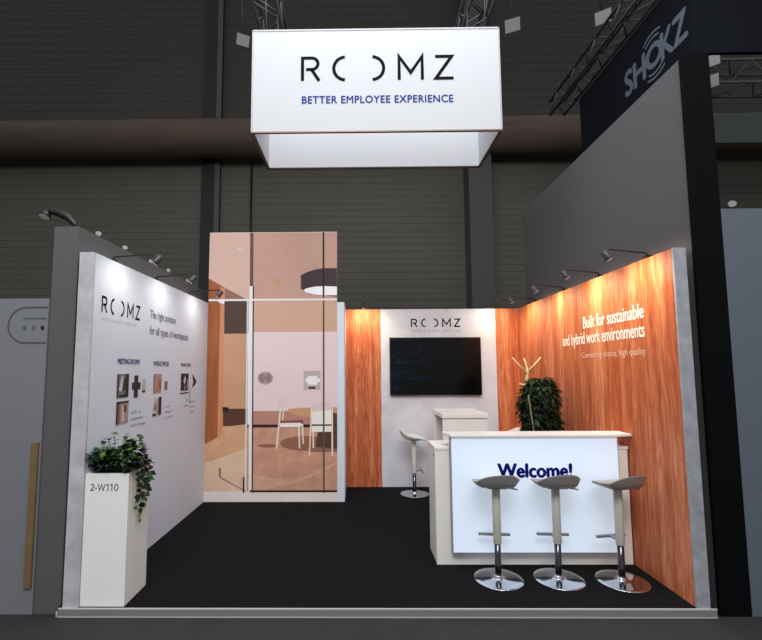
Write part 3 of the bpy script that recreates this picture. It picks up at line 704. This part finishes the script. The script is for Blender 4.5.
# ------------------------------------------------------------------ arm spotlights
def arm_spot(foot, head, aim, power, label, group, col=(1.0, .84, .56), angle=150, clip=True):
    foot, head, aim = Vector(foot), Vector(head), Vector(aim)
    s = thing('arm_spotlight', label, 'spotlight', tuple(foot), group)
    ax = Vector((head.x - foot.x, head.y - foot.y, 0)).normalized(); px = Vector((-ax.y, ax.x, 0))
    bm = B()
    def ob(cx, hw, hd, z0, z1):
        pts = [foot + ax * a + px * b for a, b in ((cx - hw, -hd), (cx + hw, -hd), (cx + hw, hd), (cx - hw, hd))]
        prism(bm, [(p.x, p.y) for p in pts], z0, z1)
    ob(0, .03, .02, foot.z + .001, foot.z + .028)
    obj('clamp', bm, BLACK, s)
    bm = B(); tube(bm, [foot + Vector((0, 0, .028)), foot + Vector((0, 0, .05)) + ax * .02, head + Vector((0, 0, .03)) - ax * .04, head], .007, 8); obj('arm', bm, BLACK, s)
    d = (aim - head).normalized()
    bm = B(); tube(bm, [head - d * .02, head - d * .015, head + d * .05, head + d * .06], [.010, .024, .030, .032], 18); obj('lamp_head', bm, mat('spot_head', srgb(60, 60, 62), .4), s)
    bm = B(); tube(bm, [head + d * .0605, head + d * .0625], .027, 18); ln = obj('lens', bm, SPOTLENS, s)
    l = bpy.data.lights.new('spot_lamp', 'SPOT'); l.energy = power; l.color = col; l.spot_size = math.radians(angle); l.spot_blend = 1.0; l.shadow_soft_size = .09
    o = bpy.data.objects.new('spot_lamp', l); COL.objects.link(o); o.parent = s
    o.location = head + d * .075 - foot; o.rotation_euler = d.to_track_quat('-Z', 'Y').to_euler()
    return s
gr = 'arm spotlights along the wooden right wall'
for y, l in ((3.42, 'nearest the front end'), (4.12, 'second from the front'), (4.85, 'third from the front'), (5.62, 'nearest the back corner')):
    arm_spot((2.145, y, H), (1.80, y, H + .05), (XR, y, 2.15), 25, 'small arm spotlight on top of the wooden right wall, ' + l, gr)
gl = 'arm spotlights along the white left wall'
for y, l in ((3.42, 'nearest the front end'), (4.16, 'middle one'), (4.98, 'nearest the printed panel')):
    arm_spot((-2.145, y, H), (-1.76, y, H + .04), (XL, y, 2.15), 5, 'small arm spotlight on top of the white left wall, ' + l, gl, col=(1.0, .95, .86))
gb = 'arm spotlights on top of the back wall'
for x, l, p in ((-.09, 'above the left wood strip', 26), (1.74, 'above the right wood strip', 11)):
    arm_spot((x, YB + .05, H), (x, YB - .30, H + .08), (x, YB, 2.12), p, 'small arm spotlight on the back wall, ' + l, gb)

# ------------------------------------------------------------------ neighbouring stands
bm = B(); box(bm, -2.425, -2.240, 3.14, 7.2, -.06, 2.69); struct('wall_neighbour_left', bm, NBL)
bm = B(); box(bm, -9.0, -2.43, 3.13, 3.23, -.06, 2.146); wn = struct('wall_neighbour_white', bm, NBW)
y = 3.13
bm = B(); n_ = 12
def Pn(a, b): return (a + .055, y - .002, b - .005)
stroke(bm, [(-2.49, 1.825), (-2.645, 1.825)] + [(-2.645 - .13 * math.sin(math.radians(a)), 1.955 - .13 * math.cos(math.radians(a))) for a in range(12, 169, 12)] + [(-2.645, 2.085), (-2.49, 2.085)], .012, Pn)
obj('printed_outline', bm, mat('grey_outline', srgb(78, 78, 88), .6), wn, normals=False)
bm = B()
for i, x in enumerate((-2.60, -2.533, -2.467)):
    bm.faces.new([bm.verts.new((x + .014 * math.cos(a * PI / 8), y - .002, 1.93 + .018 * math.sin(a * PI / 8))) for a in range(16)]).material_index = i
box(bm, -2.61, -2.44, y - .003, y - .001, 1.995, 2.003, mi=0)
obj('printed_dots', bm, [mat('dot_grey', srgb(84, 90, 100), .6), mat('dot_olive', srgb(96, 96, 70), .6), mat('dot_navy', srgb(28, 30, 50), .6)], wn, normals=False)
bm = B(); box(bm, -2.49, -2.44, y - .02, y - .001, .12, 1.11, .002); obj('wood_strip', bm, OAKSTRIP, wn)

bm = B(); box(bm, 2.275, 2.485, 3.112, 3.14, -.06, 3.99, .003); bx = struct('trim_3', bm, NBLACK)
bm = B(); box(bm, 2.290, 2.475, 3.142, 6.3, -.06, 3.96); struct('wall_neighbour_right', bm, NBR)
bm = B(); box(bm, 2.487, 9.0, 3.115, 3.20, -.06, 2.774); struct('wall_neighbour_blue', bm, NBB)

# flood light on the left neighbour wall
def flood(loc, d, label, size=.12, pole=None, group=None, name='floodlight'):
    loc, d = Vector(loc), Vector(d).normalized()
    s = thing(name, label, 'floodlight', tuple(loc), group)
    u = d.cross(Vector((0, 0, 1))).normalized(); v = u.cross(d)
    def fr(bm, a, b, sa, sb):
        A_ = [bm.verts.new(loc + d * a + u * (i * sa) + v * (j * sa * .8)) for i, j in ((-1, -1), (1, -1), (1, 1), (-1, 1))]
        B_ = [bm.verts.new(loc + d * b + u * (i * sb) + v * (j * sb * .8)) for i, j in ((-1, -1), (1, -1), (1, 1), (-1, 1))]
        bm.faces.new(A_); bm.faces.new(B_)
        for k in range(4): bm.faces.new((A_[k], A_[(k + 1) % 4], B_[(k + 1) % 4], B_[k]))
    bm = B(); fr(bm, -.12 * size / .12, 0, size * .55, size); obj('housing', bm, BLACK, s)
    bm = B(); fr(bm, .001, .006, size * .92, size * .92); obj('lens', bm, DIMLENS, s)
    if pole:
        bm = B(); tube(bm, [loc - d * .05, Vector(pole)], .015, 8); obj('mount_pole', bm, BLACK, s)
    return s
gf = 'floodlights hanging high in the hall'
flood((-2.125, 7, 7.28), (.5, -1, -.7), 'dim hall floodlight hanging left of the white sign', .115, (-2.2, 7.1, 9.6), gf)
flood((2.50, 7, 7.49), (-.4, -1, -.7), 'dim hall floodlight hanging right of the white sign', .13, (2.55, 7.1, 9.6), gf)
flood((4.05, 7, 7.62), (-.6, -1, -.6), 'dim hall floodlight left of the dark SHOKZ banner', .13, (3.86, 7.1, 9.6), gf)
flood((6.0, 7.2, 6.95), (-.8, -1, -.3), 'upper of two floodlights at the lattice truss on the right', .12, (6.45, 7.74, 7.385), gf)
flood((5.93, 7.2, 6.56), (-.8, -1, -.3), 'lower of two floodlights at the lattice truss on the right', .14, (6.45, 7.74, 6.93), gf)
bm = B()
nf = thing('arm_floodlight', 'large curved arm floodlight on top of the grey neighbouring wall at left', 'floodlight', (-2.36, 3.3, 2.69))
bm = B(); box(bm, -2.385, -2.335, 3.27, 3.33, 2.6905, 2.715, .003); obj('clamp', bm, BLACK, nf)
bm = B(); tube(bm, [(-2.36, 3.3, 2.715), (-2.385, 3.3, 2.765), (-2.44, 3.3, 2.82), (-2.53, 3.3, 2.86), (-2.62, 3.3, 2.875)], [.010, .022, .030, .030, .014], 10); obj('arm', bm, BLACK, nf)
bm = B(); tube(bm, [(-2.60, 3.3, 2.872), (-2.612, 3.29, 2.835), (-2.615, 3.285, 2.82)], [.02, .04, .042], 14); obj('lamp_head', bm, BLACK, nf)
bm = B(); tube(bm, [(-2.615, 3.285, 2.8195), (-2.616, 3.283, 2.812)], [.038, .03], 14); obj('lens', bm, DIMLENS, nf)
gq = 'small clip lamps along the grey neighbouring wall top'
z = 2.69
for yy, l in ((3.43, 'closest to the curved floodlight'), (3.83, 'second from the curved floodlight'), (4.32, 'third from the curved floodlight'), (4.72, 'next to last towards the printed panel'), (5.26, 'nearest the printed panel')):
    x = -2.275
    sl = thing('clip_lamp', 'small clip lamp on the grey neighbouring wall, ' + l, 'lamp', (x, yy, z), gq)
    bm = B(); box(bm, x - .02, x + .02, yy - .02, yy + .02, z + .0005, z + .015, .003); obj('clamp', bm, BLACK, sl)
    bm = B(); tube(bm, [(x, yy, z + .015), (x + .02, yy - .03, z + .03)], [.012, .022], 12); obj('lamp_head', bm, DIMLENS, sl)
sl = thing('clip_lamp', 'small clip lamp on top of the blue-grey wall at the right edge', 'lamp', (2.59, 3.15, 2.774))
bm = B(); box(bm, 2.57, 2.61, 3.13, 3.17, 2.7745, 2.80, .003); obj('clamp', bm, BLACK, sl)
bm = B(); tube(bm, [(2.59, 3.15, 2.80), (2.575, 3.115, 2.812)], [.012, .026], 12); obj('lamp_head', bm, DIMLENS, sl)

# dark SHOKZ banner box
bn = thing('hanging_banner', 'dark blue-black banner box reading SHOKZ hanging high at right', 'banner', (4.0, 5.1, 5.5))
bm = B(); box(bm, 4.0, 4.05, 5.151, 7.8, 5.5, 6.66, .004); obj('side_panel', bm, BANNER, bn)
bm = B(); box(bm, 4.0, 5.6, 5.1, 5.15, 5.5, 6.66, .004); obj('front_panel', bm, BANNER, bn)
bm = B()
text_bm(bm, 'SH', (4.0, 6.44, 5.80), (0, -1, 0), (0, 0, 1), .46, .40, bold=.04, thick=.004)
text_bm(bm, 'KZ', (4.0, 5.64, 5.80), (0, -1, 0), (0, 0, 1), .46, .40, bold=.04, thick=.004)
Pb = lambda a, b: (4.0 - .004, 5.79 - a, 6.0 + b)
cir = lambda r, a0, a1, k=24: [(r * math.cos(math.radians(a0 + (a1 - a0) * i / k)), r * math.sin(math.radians(a0 + (a1 - a0) * i / k))) for i in range(k + 1)]
stroke(bm, cir(.14, 0, 359.9), .075, Pb)
for r in (.26, .33):
    stroke(bm, cir(r, 62, 128), .028, Pb); stroke(bm, cir(r, 242, 308), .028, Pb)
obj('lettering', bm, BTEXT, bn)
truss('lighting_truss', (3.86, 3.6, 6.72), (3.86, 8.4, 6.72), .28, 'dark lattice truss running along the top edge of the SHOKZ banner', 14)
truss('lighting_truss', (6.4, 8.0, 6.95), (13.0, 8.0, 6.95), .45, 'dark lattice truss at the far right beside the floodlights', 16)
bm = B(); box(bm, 7.45, 13, 8.95, 9.0, 6.40, 7.05); tag(obj('blank_signboard', bm, PANELG), 'pale grey-green flat panel hanging at the far right under the truss', 'sign')

# ------------------------------------------------------------------ hall shell
def cladding(name, z0, z1, step, mtl):
    bm = B(); rows = []; z = z0; yb = 12.0
    prof = []
    while z < z1 - 1e-6:
        prof += [(yb + .011, z), (yb, z + .02), (yb, z + step - .02)]; z += step
    prof.append((yb + .05, z1))
    L_ = [bm.verts.new((-30, a, b)) for a, b in prof]; R2 = [bm.verts.new((34, a, b)) for a, b in prof]
    for i in range(len(prof) - 1): bm.faces.new((L_[i], R2[i], R2[i + 1], L_[i + 1]))
    a = bm.verts.new((-30, yb + .3, z0)); b = bm.verts.new((34, yb + .3, z0)); c_ = bm.verts.new((34, yb + .3, z1)); d = bm.verts.new((-30, yb + .3, z1))
    bm.faces.new((a, b, c_, d))
    return struct(name, bm, mtl)
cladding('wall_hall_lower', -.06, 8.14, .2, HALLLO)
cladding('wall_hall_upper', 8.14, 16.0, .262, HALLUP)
bm = B(); tube(bm, [(-29, 11.35, 7.95), (33, 11.35, 7.95)], .50, 28); tag(obj('ventilation_duct', bm, PIPE, origin=(0, 11.35, 7.45)), 'long brown horizontal duct crossing the dark hall wall', 'duct')
def ibeam(x0, x1, y0, y1, mtl, edge, name):
    bm = B(); box(bm, x0, x1, y0, y0 + .03, -.06, 16); box(bm, x0, x1, y1 - .03, y1, -.06, 16); box(bm, (x0 + x1) / 2 - .015, (x0 + x1) / 2 + .015, y0 + .03, y1 - .03, -.06, 16)
    o = struct(name, bm, mtl)
    bm = B(); box(bm, x1 - .14, x1, y0 - .012, y0 - .001, -.06, 16); obj('flange_edge', bm, edge, o)
ibeam(-4.60, -4.08, 11.86, 11.985, COLDARK, COLEDGE, 'wall_column_left')
bm = B(); box(bm, 2.84, 3.46, 11.4, 11.99, -.06, 16); struct('wall_column_right', bm, COLUMN)
bm = B(); tube(bm, [(-3.2, 11.95, -.06), (-3.2, 11.95, 7.6)], .03, 8); struct('trim_4', bm, COLDARK)
